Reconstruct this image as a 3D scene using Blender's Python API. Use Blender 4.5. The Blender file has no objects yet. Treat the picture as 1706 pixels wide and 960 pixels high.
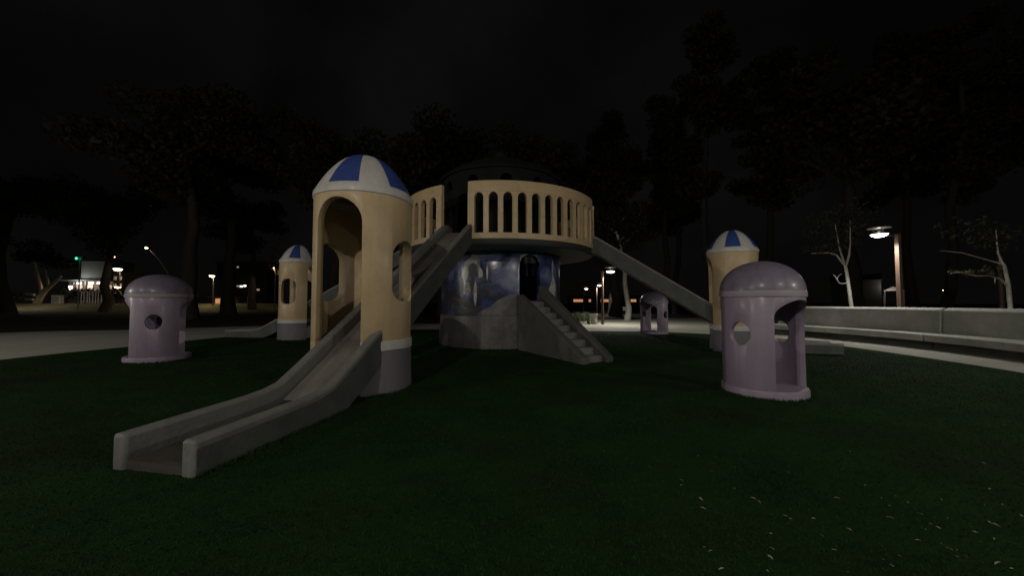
import bpy, bmesh, math, random
from mathutils import Vector, Matrix
R = math.radians
PI = math.pi
S = bpy.context.scene
C = S.collection
random.seed(7)

# ------------------------------------------------------------------ camera
cam = bpy.data.cameras.new('camera')
cam.sensor_width = 36.0
cam.lens = 36.0 * 620 / 1706
cam.clip_end = 2000
camo = bpy.data.objects.new('camera', cam)
C.objects.link(camo)
camo.location = (0, 0, 1.5)
camo.rotation_euler = (R(90) + math.atan(25 / 620), 0, 0)
S.camera = camo

# ------------------------------------------------------------------ view, sky
S.view_settings.view_transform = 'Standard'
S.view_settings.look = 'None'
S.view_settings.exposure = 0
S.view_settings.gamma = 1
S.render.engine = 'CYCLES'
S.cycles.use_denoising = True
S.cycles.max_bounces = 6
S.cycles.sample_clamp_indirect = 3.0

W = bpy.data.worlds.new('World')
S.world = W
W.use_nodes = True
nt = W.node_tree
nt.nodes.clear()
wo = nt.nodes.new('ShaderNodeOutputWorld')
bg = nt.nodes.new('ShaderNodeBackground')
sky = nt.nodes.new('ShaderNodeTexSky')
sky.sky_type = 'NISHITA'
sky.sun_disc = False
sky.sun_elevation = R(35)
sky.sun_rotation = R(200)
tc = nt.nodes.new('ShaderNodeTexCoord')
cl = nt.nodes.new('ShaderNodeTexNoise')
cl.inputs['Scale'].default_value = 2.2
cl.inputs['Detail'].default_value = 4
rmp = nt.nodes.new('ShaderNodeValToRGB')
rmp.color_ramp.elements[0].position = 0.40
rmp.color_ramp.elements[0].color = (0.0014, 0.0011, 0.0010, 1)      # night cloud lit by the town
rmp.color_ramp.elements[1].position = 0.66
rmp.color_ramp.elements[1].color = (0.0036, 0.0034, 0.0035, 1)
ms = nt.nodes.new('ShaderNodeMixRGB')
ms.blend_type = 'ADD'
ms.inputs[0].default_value = 1
sc_ = nt.nodes.new('ShaderNodeMixRGB')
sc_.blend_type = 'MULTIPLY'
sc_.inputs[0].default_value = 1
sc_.inputs[2].default_value = (0.00005, 0.00005, 0.00005, 1)
L = nt.links.new
L(tc.outputs['Generated'], cl.inputs['Vector'])
L(cl.outputs['Fac'], rmp.inputs['Fac'])
L(sky.outputs[0], sc_.inputs[1])
L(rmp.outputs[0], ms.inputs[1])
L(sc_.outputs[0], ms.inputs[2])
L(ms.outputs[0], bg.inputs[0])
bg.inputs[1].default_value = 1.0
L(bg.outputs[0], wo.inputs[0])

# lamp powers, all in one place
LAMP_MAIN = 440        # the park lamp off to the right behind the bench
LAMP_BACK = 1800        # the park lamps behind the photographer
LAMP_LEFT = 1500        # the park lamp by the path off to the left
LAMP_PARK = 520         # the park lamps in view
LAMP_ROAD = 1500        # street lamps beyond the bank

# ------------------------------------------------------------------ materials
def mat(name, col, rough=0.6, var=0.25, scale=3.0, bump=0.0, bscale=40.0, coat=0.0, dirt=None, spec=0.5, streak=0.0, chip=None, dscale=1.3, dlo=0.48, dhi=0.68):
    m = bpy.data.materials.new(name)
    m.use_nodes = True
    n = m.node_tree
    b = n.nodes['Principled BSDF']
    l = n.links.new
    b.inputs['Roughness'].default_value = rough
    b.inputs['Specular IOR Level'].default_value = spec
    if coat:
        b.inputs['Coat Weight'].default_value = coat
        b.inputs['Coat Roughness'].default_value = 0.22
    t = n.nodes.new('ShaderNodeTexCoord')
    nz = n.nodes.new('ShaderNodeTexNoise')
    nz.inputs['Scale'].default_value = scale
    nz.inputs['Detail'].default_value = 6
    nz.inputs['Roughness'].default_value = 0.65
    l(t.outputs['Object'], nz.inputs['Vector'])
    r = n.nodes.new('ShaderNodeValToRGB')
    r.color_ramp.elements[0].position = 0.3
    r.color_ramp.elements[1].position = 0.7
    r.color_ramp.elements[0].color = (*[c * (1 - var) for c in col], 1)
    r.color_ramp.elements[1].color = (*[min(1, c * (1 + var)) for c in col], 1)
    l(nz.outputs['Fac'], r.inputs['Fac'])
    out = r.outputs[0]
    if dirt:
        n2 = n.nodes.new('ShaderNodeTexNoise')
        n2.inputs['Scale'].default_value = dscale
        n2.inputs['Detail'].default_value = 8
        n2.inputs['Roughness'].default_value = 0.7
        l(t.outputs['Object'], n2.inputs['Vector'])
        r2 = n.nodes.new('ShaderNodeValToRGB')
        r2.color_ramp.elements[0].position = dlo
        r2.color_ramp.elements[1].position = dhi
        r2.color_ramp.elements[0].color = (0, 0, 0, 1)
        r2.color_ramp.elements[1].color = (0.75, 0.75, 0.75, 1)
        l(n2.outputs['Fac'], r2.inputs['Fac'])
        mx = n.nodes.new('ShaderNodeMixRGB')
        l(r2.outputs[0], mx.inputs[0])
        l(out, mx.inputs[1])
        mx.inputs[2].default_value = (*dirt, 1)
        out = mx.outputs[0]
    if streak:
        # rain streaks and grime running down the paint
        mp = n.nodes.new('ShaderNodeMapping')
        mp.inputs['Scale'].default_value = (7.0, 7.0, 0.55)
        l(t.outputs['Object'], mp.inputs['Vector'])
        n4 = n.nodes.new('ShaderNodeTexNoise')
        n4.inputs['Scale'].default_value = 1.6
        n4.inputs['Detail'].default_value = 7
        n4.inputs['Roughness'].default_value = 0.7
        l(mp.outputs[0], n4.inputs['Vector'])
        r4 = n.nodes.new('ShaderNodeValToRGB')
        r4.color_ramp.elements[0].position = 0.44
        r4.color_ramp.elements[1].position = 0.74
        r4.color_ramp.elements[0].color = (0, 0, 0, 1)
        r4.color_ramp.elements[1].color = (streak, streak, streak, 1)
        l(n4.outputs['Fac'], r4.inputs['Fac'])
        m4 = n.nodes.new('ShaderNodeMixRGB')
        l(r4.outputs[0], m4.inputs[0])
        l(out, m4.inputs[1])
        m4.inputs[2].default_value = (*[c * 0.35 for c in col], 1)
        out = m4.outputs[0]
    if chip:
        n5 = n.nodes.new('ShaderNodeTexNoise')
        n5.inputs['Scale'].default_value = 6.5
        n5.inputs['Detail'].default_value = 9
        n5.inputs['Roughness'].default_value = 0.75
        l(t.outputs['Object'], n5.inputs['Vector'])
        r5 = n.nodes.new('ShaderNodeValToRGB')
        r5.color_ramp.elements[0].position = 0.665
        r5.color_ramp.elements[1].position = 0.685
        r5.color_ramp.elements[0].color = (0, 0, 0, 1)
        r5.color_ramp.elements[1].color = (0.8, 0.8, 0.8, 1)
        l(n5.outputs['Fac'], r5.inputs['Fac'])
        m5 = n.nodes.new('ShaderNodeMixRGB')
        l(r5.outputs[0], m5.inputs[0])
        l(out, m5.inputs[1])
        m5.inputs[2].default_value = (*chip, 1)
        out = m5.outputs[0]
    l(out, b.inputs['Base Color'])
    if bump:
        n3 = n.nodes.new('ShaderNodeTexNoise')
        n3.inputs['Scale'].default_value = bscale
        n3.inputs['Detail'].default_value = 5
        l(t.outputs['Object'], n3.inputs['Vector'])
        bp = n.nodes.new('ShaderNodeBump')
        bp.inputs['Strength'].default_value = bump
        bp.inputs['Distance'].default_value = 0.02
        l(n3.outputs['Fac'], bp.inputs['Height'])
        l(bp.outputs[0], b.inputs['Normal'])
    return m

def emit(name, col, s):
    m = bpy.data.materials.new(name)
    m.use_nodes = True
    b = m.node_tree.nodes['Principled BSDF']
    b.inputs['Base Color'].default_value = (0.6, 0.6, 0.6, 1)
    b.inputs['Emission Color'].default_value = (*col, 1)
    b.inputs['Emission Strength'].default_value = s
    m.cycles.emission_sampling = 'NONE'
    return m

M = {
    'cream': mat('cream_paint', (0.51, 0.385, 0.22), 0.5, 0.10, 1.6, 0.2, 11, 0.08, streak=0.15, chip=(0.28, 0.22, 0.15), dirt=(0.34, 0.23, 0.12), dlo=0.5, dhi=0.85),
    'white': mat('white_paint', (0.52, 0.505, 0.48), 0.45, 0.08, 2, 0.15, 12, 0.1, streak=0.25, chip=(0.25, 0.24, 0.22), dirt=(0.4, 0.37, 0.33), dlo=0.5, dhi=0.85),
    'blue': mat('blue_paint', (0.033, 0.066, 0.235), 0.45, 0.15, 3, 0.12, 12, 0.1, streak=0.25, chip=(0.2, 0.21, 0.25)),
    'plinth_grey': mat('grey_plinth_paint', (0.142, 0.136, 0.160), 0.58, 0.14, 2.5, 0.25, 14, 0.05, streak=0.25, chip=(0.24, 0.23, 0.22), dirt=(0.15, 0.13, 0.12)),
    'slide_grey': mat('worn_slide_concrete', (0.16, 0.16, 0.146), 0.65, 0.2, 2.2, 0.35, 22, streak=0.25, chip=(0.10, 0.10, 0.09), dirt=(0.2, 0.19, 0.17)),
    'slide_bed': mat('polished_slide_bed', (0.19, 0.172, 0.155), 0.5, 0.2, 2.2, 0.15, 22, dirt=(0.08, 0.065, 0.055)),
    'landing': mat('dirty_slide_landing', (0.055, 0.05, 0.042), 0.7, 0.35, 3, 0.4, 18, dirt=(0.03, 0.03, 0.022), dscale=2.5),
    'slide_skirt': mat('dark_slide_side', (0.068, 0.074, 0.07), 0.8, 0.3, 2.4, 0.3, 25, dirt=(0.05, 0.058, 0.052)),
    'purple': mat('lilac_paint', (0.30, 0.245, 0.32), 0.5, 0.1, 1.8, 0.18, 11, 0.2, streak=0.25, chip=(0.22, 0.19, 0.21), dirt=(0.25, 0.2, 0.25), dlo=0.5, dhi=0.85),
    'purple_dome': mat('slate_lilac_paint', (0.18, 0.155, 0.205), 0.5, 0.12, 2, 0.18, 11, 0.3, streak=0.4, chip=(0.26, 0.23, 0.26), dirt=(0.14, 0.12, 0.15), dlo=0.5, dhi=0.85),
    'band_pale': mat('pale_band_paint', (0.34, 0.305, 0.335), 0.5, 0.07, 2, 0.1, 9, 0.3),
    'rock_grey': mat('painted_rock_grey', (0.15, 0.14, 0.14), 0.34, 0.3, 2.4, 0.35, 7, 0.3, streak=0.4, dirt=(0.08, 0.075, 0.06)),
    'deck_dark': mat('deck_underside_paint', (0.20, 0.215, 0.185), 0.6, 0.2, 2, 0.2, 12),
    'rim_shade': mat('deck_rim_shade', (0.018, 0.02, 0.024), 0.6, 0.2, 2, 0.2, 12),  # near black, stands in for the shade under the deck edge
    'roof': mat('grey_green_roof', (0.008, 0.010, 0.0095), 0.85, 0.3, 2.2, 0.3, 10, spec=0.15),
    'stair': mat('stair_concrete', (0.085, 0.083, 0.078), 0.7, 0.25, 2.5, 0.35, 20, streak=0.25, dirt=(0.09, 0.085, 0.075)),
    'tread': mat('worn_tread', (0.16, 0.155, 0.145), 0.7, 0.2, 3, 0.3, 20, dirt=(0.16, 0.15, 0.13)),
    'bench': mat('bench_concrete', (0.36, 0.36, 0.325), 0.75, 0.18, 1.2, 0.3, 22, streak=0.15, dirt=(0.22, 0.23, 0.2), dscale=0.9),
    'bark': mat('dark_bark', (0.03, 0.023, 0.018), 0.9, 0.4, 4, 0.8, 9),
    'pale_bark': mat('pale_bark', (0.46, 0.45, 0.38), 0.8, 0.2, 4, 0.5, 16, dirt=(0.24, 0.22, 0.18)),
    'lit_bark': mat('lamplit_bark', (0.5, 0.42, 0.30), 0.85, 0.35, 3, 0.8, 8),  # bark colour lightened to carry the street lamp's light
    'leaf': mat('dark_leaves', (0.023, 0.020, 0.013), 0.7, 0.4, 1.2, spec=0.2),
    'leaf_lit': mat('lamplit_leaves', (0.036, 0.040, 0.018), 0.7, 0.4, 2, spec=0.25),  # lit copy of the leaf colour, for crowns near lamps
    'shrub_leaf': mat('street_lit_leaves', (0.20, 0.18, 0.08), 0.65, 0.4, 2, spec=0.25),  # brighter leaf colour with the warm street light painted in
    'hedge_leaf': mat('clipped_hedge_leaves', (0.10, 0.12, 0.06), 0.65, 0.4, 3, spec=0.25),
    'dry_leaf': mat('dry_leaf', (0.29, 0.27, 0.215), 0.7, 0.3, 20, spec=0.3),
    'blade': mat('turf_blades', (0.0135, 0.038, 0.010), 0.8, 0.5, 14, spec=0.08, dirt=(0.018, 0.021, 0.009), dscale=0.45),
    'turf': mat('turf_ground', (0.0105, 0.030, 0.008), 0.95, 0.35, 1.1, 0.5, 90, spec=0.05, dirt=(0.014, 0.017, 0.007), dscale=0.45),
    'soil': mat('dark_park_ground', (0.03, 0.03, 0.022), 0.95, 0.4, 0.4, 0.6, 12, spec=0.1),
    'bank': mat('grass_bank', (0.07, 0.065, 0.035), 0.95, 0.35, 0.25, 0.6, 6, spec=0.1),
    'path': mat('pale_path_concrete', (0.34, 0.33, 0.28), 0.85, 0.12, 0.6, 0.3, 30, dirt=(0.22, 0.21, 0.17), dscale=0.35),
    'plaza': mat('plaza_paving', (0.42, 0.40, 0.33), 0.85, 0.12, 0.6, 0.3, 30, dirt=(0.3, 0.28, 0.22), dscale=0.35),
    'post': mat('wood_lamp_post', (0.085, 0.05, 0.035), 0.6, 0.12, 3, 0.15, 20),
    'metal': mat('grey_metal', (0.2, 0.2, 0.2), 0.45, 0.1, 5),
    'dark_metal': mat('dark_metal', (0.05, 0.05, 0.05), 0.5, 0.1, 5),
    'pale_rail': mat('pale_rail', (0.42, 0.38, 0.32), 0.6, 0.1, 5),
    'wall_blue': mat('grey_blue_wall', (0.14, 0.165, 0.165), 0.7, 0.15, 0.4),
    'wall_dark': mat('dark_wall', (0.05, 0.048, 0.045), 0.8, 0.2, 0.4),
    'wall_tan': mat('tan_wall', (0.3, 0.22, 0.14), 0.8, 0.2, 0.5),
    'planter': mat('planter_concrete', (0.42, 0.41, 0.33), 0.8, 0.1, 2, 0.2, 20),
    'diff': emit('lamp_diffuser', (1.0, 0.99, 0.93), 14),
    'diff_warm': emit('warm_diffuser', (1.0, 0.78, 0.48), 26),
    'diff_orange': emit('orange_diffuser', (1.0, 0.6, 0.3), 14),
    'green': emit('green_signal', (0.02, 0.85, 0.38), 2.2),
    'win_white': emit('lit_window_white', (1.0, 0.93, 0.85), 3.0),
    'win_pink': emit('lit_window_pink', (1.0, 0.66, 0.48), 0.7),
    'win_orange': emit('lit_window_orange', (1.0, 0.45, 0.18), 0.5),
    'win_dim': emit('lit_window_dim', (0.95, 0.72, 0.5), 0.3),
}

def mural_mat():
    m = bpy.data.materials.new('night_sky_mural')
    m.use_nodes = True
    n = m.node_tree
    l = n.links.new
    b = n.nodes['Principled BSDF']
    b.inputs['Roughness'].default_value = 0.3
    b.inputs['Coat Weight'].default_value = 0.4
    b.inputs['Coat Roughness'].default_value = 0.2
    t = n.nodes.new('ShaderNodeTexCoord')
    nz = n.nodes.new('ShaderNodeTexNoise')
    nz.inputs['Scale'].default_value = 1.3
    nz.inputs['Detail'].default_value = 5
    nz.inputs['Distortion'].default_value = 0.6
    l(t.outputs['Object'], nz.inputs['Vector'])
    r = n.nodes.new('ShaderNodeValToRGB')
    e = r.color_ramp.elements
    e[0].position = 0.36
    e[0].color = (0.022, 0.023, 0.042, 1)
    e[1].position = 0.70
    e[1].color = (0.27, 0.29, 0.39, 1)
    k = e.new(0.48); k.color = (0.035, 0.05, 0.14, 1)
    k = e.new(0.58); k.color = (0.10, 0.125, 0.26, 1)
    l(nz.outputs['Fac'], r.inputs['Fac'])
    l(r.outputs[0], b.inputs['Base Color'])
    bp = n.nodes.new('ShaderNodeBump')
    bp.inputs['Strength'].default_value = 0.3
    bp.inputs['Distance'].default_value = 0.03
    n3 = n.nodes.new('ShaderNodeTexNoise')
    n3.inputs['Scale'].default_value = 5
    l(t.outputs['Object'], n3.inputs['Vector'])
    l(n3.outputs['Fac'], bp.inputs['Height'])
    l(bp.outputs[0], b.inputs['Normal'])
    return m
M['mural'] = mural_mat()

# ------------------------------------------------------------------ mesh helpers
class MB:
    def __init__(s):
        s.v = []; s.f = []
    def add(s, vs, fs):
        o = len(s.v)
        s.v += [tuple(p) for p in vs]
        s.f += [tuple(i + o for i in f) for f in fs]
        return s
    def box(s, x0, x1, y0, y1, z0, z1):
        return s.add([(x0, y0, z0), (x1, y0, z0), (x1, y1, z0), (x0, y1, z0), (x0, y0, z1), (x1, y0, z1), (x1, y1, z1), (x0, y1, z1)],
                     [(0, 3, 2, 1), (4, 5, 6, 7), (0, 1, 5, 4), (1, 2, 6, 5), (2, 3, 7, 6), (3, 0, 4, 7)])
    def tube(s, pts, rad, n=8):
        pts = [Vector(p) for p in pts]
        vs, fs = [], []
        for i, p in enumerate(pts):
            d = (pts[min(i + 1, len(pts) - 1)] - pts[max(i - 1, 0)]).normalized()
            a = d.cross(Vector((0, 1, 0.01)) if abs(d.y) < 0.9 else Vector((1, 0, 0))).normalized()
            b = d.cross(a)
            r = rad[i] if isinstance(rad, (list, tuple)) else rad
            for k in range(n):
                t = 2 * PI * k / n
                vs.append(p + a * (r * math.cos(t)) + b * (r * math.sin(t)))
        for i in range(len(pts) - 1):
            for k in range(n):
                k2 = (k + 1) % n
                fs.append((i * n + k, (i + 1) * n + k, (i + 1) * n + k2, i * n + k2))
        fs.append(tuple(range(n)))
        fs.append(tuple(reversed(range((len(pts) - 1) * n, len(pts) * n))))
        return s.add(vs, fs)
    def lathe(s, prof, n=64, a0=0.0, a1=2 * PI, closed=True):
        """profile of (r, z) turned about z; closed profile makes a ring solid"""
        full = abs(a1 - a0 - 2 * PI) < 1e-6
        m = n if full else n + 1
        k = len(prof)
        vs = []
        for i in range(m):
            a = a0 + (a1 - a0) * i / n
            ca, sa = math.cos(a), math.sin(a)
            vs += [(r * ca, r * sa, z) for r, z in prof]
        fs = []
        for i in range(n):
            j = (i + 1) % m
            for q in range(k if closed else k - 1):
                q2 = (q + 1) % k
                fs.append((i * k + q, j * k + q, j * k + q2, i * k + q2))
        if closed and not full:
            fs.append(tuple(reversed(range(k))))
            fs.append(tuple(range((m - 1) * k, m * k)))
        return s.add(vs, fs)
    def mesh(s, name, m=None, smooth=35):
        me = bpy.data.meshes.new(name)
        me.from_pydata(s.v, [], s.f)
        bm = bmesh.new(); bm.from_mesh(me)
        bmesh.ops.remove_doubles(bm, verts=bm.verts, dist=1e-5)
        bmesh.ops.recalc_face_normals(bm, faces=bm.faces)
        bm.to_mesh(me); bm.free()
        if m: me.materials.append(m)
        shade(me, smooth)
        return me

def shade(me, smooth):
    if smooth:
        me.polygons.foreach_set('use_smooth', [True] * len(me.polygons))
        me.set_sharp_from_angle(angle=R(smooth))

def link(name, me, parent=None):
    o = bpy.data.objects.new(name, me)
    C.objects.link(o)
    if parent: o.parent = parent
    return o

def part(name, mb, m, parent=None, smooth=35, bevel=0, seg=2):
    me = mb.mesh(name, m, smooth) if isinstance(mb, MB) else mb
    o = link(name, me, parent)
    if bevel:
        b = o.modifiers.new('bevel', 'BEVEL')
        b.width = bevel; b.segments = seg; b.limit_method = 'ANGLE'; b.angle_limit = R(40)
    return o

def boolean(me, cutters, m, smooth=35, bevel=0):
    """subtract the cutter meshes; returns a new mesh"""
    o = bpy.data.objects.new('work', me); C.objects.link(o)
    cs = []
    for c in cutters:
        co = bpy.data.objects.new('cutter', c); C.objects.link(co); cs.append(co)
        md = o.modifiers.new('cut', 'BOOLEAN'); md.operation = 'DIFFERENCE'; md.solver = 'EXACT'; md.object = co
    if bevel:
        b = o.modifiers.new('bevel', 'BEVEL'); b.width = bevel; b.segments = 2; b.limit_method = 'ANGLE'; b.angle_limit = R(50); b.use_clamp_overlap = True
    dg = bpy.context.evaluated_depsgraph_get()
    out = bpy.data.meshes.new_from_object(o.evaluated_get(dg))
    for x in cs + [o]: bpy.data.objects.remove(x)
    out.materials.clear(); out.materials.append(m)
    for p in out.polygons: p.material_index = 0
    shade(out, smooth)
    return out

def tag(o, label, cat, group=None, kind=None):
    if label: o['label'] = label
    if cat: o['category'] = cat
    if group: o['group'] = group
    if kind: o['kind'] = kind
    return o

def thing(name, loc, rz, label, cat, group=None):
    o = bpy.data.objects.new(name, None)
    C.objects.link(o)
    o.location = loc; o.rotation_euler = (0, 0, rz); o.empty_display_size = 0.3
    return tag(o, label, cat, group)

def kids(o): return [c for c in C.objects if c.parent == o]

def copy_tree(o, parent=None):
    c = o.copy(); C.objects.link(c)
    c.parent = parent
    for ch in kids(o): copy_tree(ch, c)
    return c

def structure(name, mb, m, smooth=0):
    o = part(name, mb, m, None, smooth)
    o['kind'] = 'structure'
    return o

def arch_profile(hw, z0, spring, top, n=12, floor_r=0.0):
    """outline (x, z): jambs, arched head; floor_r rounds the sill corners"""
    P = []
    if floor_r:
        for i in range(7):
            a = PI + (PI / 2) * i / 6
            P.append((-hw + floor_r + floor_r * math.cos(a), z0 + floor_r + floor_r * math.sin(a)))
        for i in range(7):
            a = -PI / 2 + (PI / 2) * i / 6
            P.append((hw - floor_r + floor_r * math.cos(a), z0 + floor_r + floor_r * math.sin(a)))
    else:
        P += [(-hw, z0), (hw, z0)]
    for i in range(n + 1):
        a = PI * i / n
        P.append((hw * math.cos(a), spring + (top - spring) * math.sin(a)))
    return P

def cutter(profile, angle, r0, r1):
    """prism through the wall along the direction ANGLE"""
    ca, sa = math.cos(angle), math.sin(angle)
    vs, n = [], len(profile)
    for r in (r0, r1):
        for x, z in profile:
            vs.append((r * ca - x * sa, r * sa + x * ca, z))
    fs = [tuple(range(n)), tuple(reversed(range(n, 2 * n)))]
    for i in range(n):
        j = (i + 1) % n
        fs.append((i, i + n, j + n, j))
    return MB().add(vs, fs).mesh('cutter', None, 0)

def ring(r0, r1, z0, z1, n=96, rows=1):
    prof = [(r1, z0 + (z1 - z0) * i / rows) for i in range(rows + 1)] + [(r0, z1), (r0, z0)]
    return MB().lathe(prof, n)

def spline(pts, n=10):
    out, k = [], len(pts)
    for i in range(k):
        p0, p1, p2, p3 = (Vector(pts[(i + j - 1) % k]) for j in range(4))
        for q in range(n):
            t = q / n
            out.append(0.5 * ((2 * p1) + (p2 - p0) * t + (2 * p0 - 5 * p1 + 4 * p2 - p3) * t * t + (3 * p1 - p0 - 3 * p2 + p3) * t ** 3))
    return out

def sheet(name, pts, z, m):
    me = MB().add([(p[0], p[1], z) for p in pts], [tuple(range(len(pts)))])
    return structure(name, me, m)

# ------------------------------------------------------------------ ground, paths, bank
structure('ground', MB().add([(-600, -120, -0.02), (600, -120, -0.02), (600, 700, -0.02), (-600, 700, -0.02)], [(0, 1, 2, 3)]), M['soil'])
LAWN = spline([(11.5, 12.65), (11.35, 10.4), (10.95, 8.0), (10, 5), (8.3, 1), (5, -3.5), (0, -5.5), (-6, -5), (-10.5, -1), (-13, 4.5), (-13.5, 9.9), (-13.1, 13), (-12.4, 17), (-9.5, 20.2), (-5, 21.2), (0, 20.7), (4.7, 19.9), (7.9, 19.2), (10.4, 17.0), (11.4, 14.9)])
PATHO = spline([(18, 12.6), (17.6, 8), (15.5, 2), (10, -6), (0, -11), (-12, -10), (-21, -2), (-25.5, 9), (-25.6, 18.7), (-21.5, 20.9), (-16.3, 24.4), (-10, 26.2), (-4, 27), (3, 27), (12, 25), (17, 18)])
sheet('path', PATHO, -0.008, M['path'])
sheet('plaza', spline([(2.5, 24), (5.4, 30), (8, 33.5), (11, 34.2), (13, 35.4), (17, 37.5), (23, 36), (27, 28), (21, 21), (12, 21)], 6), -0.004, M['plaza'])
sheet('playground_lawn', LAWN, 0.0, M['turf'])
# the grassy bank below the road on the far left
bk = MB()
n = 30
for i in range(n + 1):
    x = -230 + 230 * i / n
    fade = min(1, (n - i) / 6)
    bk.v += [(x, 69.5, -0.03), (x, 71 + 0.4 * math.sin(i), 0.3 * fade), (x, 78, 1.25 * fade - 0.02), (x, 82, 1.4 * fade - 0.02), (x, 300, 1.4 * fade - 0.02)]
for i in range(n):
    for q in range(4):
        bk.f.append((i * 5 + q, (i + 1) * 5 + q, (i + 1) * 5 + q + 1, i * 5 + q + 1))
structure('grass_bank', bk, M['bank'], 60)

def inside(x, y, poly):
    c = False
    j = len(poly) - 1
    for i in range(len(poly)):
        if (poly[i][1] > y) != (poly[j][1] > y) and x < (poly[j][0] - poly[i][0]) * (y - poly[i][1]) / (poly[j][1] - poly[i][1]) + poly[i][0]:
            c = not c
        j = i
    return c

# short turf blades near the camera, thinning with distance
def turf():
    import numpy as np
    rng = np.random.default_rng(3)
    N = 260000
    ang = rng.uniform(-1.0, 1.0, N)
    d = 1.2 + 18.3 * rng.uniform(0, 1, N) ** 1.5
    x, y = d * np.sin(ang), d * np.cos(ang)
    keep = np.hypot((x + 0.95) / 12.0, (y - 9.5) / 9.6 ) < 1.0
    x, y = x[keep], y[keep]
    n0 = len(x)
    # longer uncut tufts where the mower cannot reach, round the bases of things
    ex, ey = [], []
    for cx, cy, rr, m in ((-2.69, 6.74, 0.86, 1500), (4.24, 6.34, 0.625, 1500), (-9.35, 9.9, 0.68, 900), (-0.43, 14.27, 2.31, 2200), (-8.96, 15.6, 0.74, 500), (7.0, 11.8, 0.75, 500)):
        a = rng.uniform(0, 2 * np.pi, m); r = rr + np.abs(rng.normal(0, 0.03, m))
        ex.append(cx + r * np.cos(a)); ey.append(cy + r * np.sin(a))
    u = rng.uniform(0.62, 1.0, 2600); sd = np.where(rng.uniform(0, 1, 2600) < 0.5, -1, 1) * (0.465 + np.abs(rng.normal(0, 0.03, 2600)))
    dx, dy = -1.55, -7.63; dl = np.hypot(dx, dy)
    ex.append(-1.62 + dx * u - dy / dl * sd); ey.append(10.96 + dy * u + dx / dl * sd)
    x = np.concatenate([x] + ex); y = np.concatenate([y] + ey)
    k = len(x)
    h = rng.uniform(0.007, 0.022, k) * (0.8 + 0.03 * y)
    h[n0:] = rng.uniform(0.015, 0.055, k - n0)
    w = rng.uniform(0.003, 0.006, k) * (0.7 + 0.12 * y)
    t = rng.uniform(0, 2 * np.pi, k)
    lx, ly = rng.normal(0, 0.010, k), rng.normal(0, 0.010, k)
    v = np.zeros((k, 3, 3), np.float32)
    v[:, 0, 0] = x - w * np.cos(t); v[:, 0, 1] = y - w * np.sin(t); v[:, 0, 2] = -0.001
    v[:, 1, 0] = x + w * np.cos(t); v[:, 1, 1] = y + w * np.sin(t); v[:, 1, 2] = -0.001
    v[:, 2, 0] = x + lx; v[:, 2, 1] = y + ly; v[:, 2, 2] = h
    me = bpy.data.meshes.new('turf_grass')
    me.vertices.add(k * 3); me.vertices.foreach_set('co', v.ravel())
    me.loops.add(k * 3); me.loops.foreach_set('vertex_index', np.arange(k * 3, dtype=np.int32))
    me.polygons.add(k); me.polygons.foreach_set('loop_start', np.arange(0, k * 3, 3, dtype=np.int32))
    me.update(calc_edges=True)
    me.materials.append(M['blade'])
    o = link('turf_grass', me)
    o['kind'] = 'stuff'
    tag(o, 'short dark green turf covering the playground lawn', 'grass')
turf()

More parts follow.
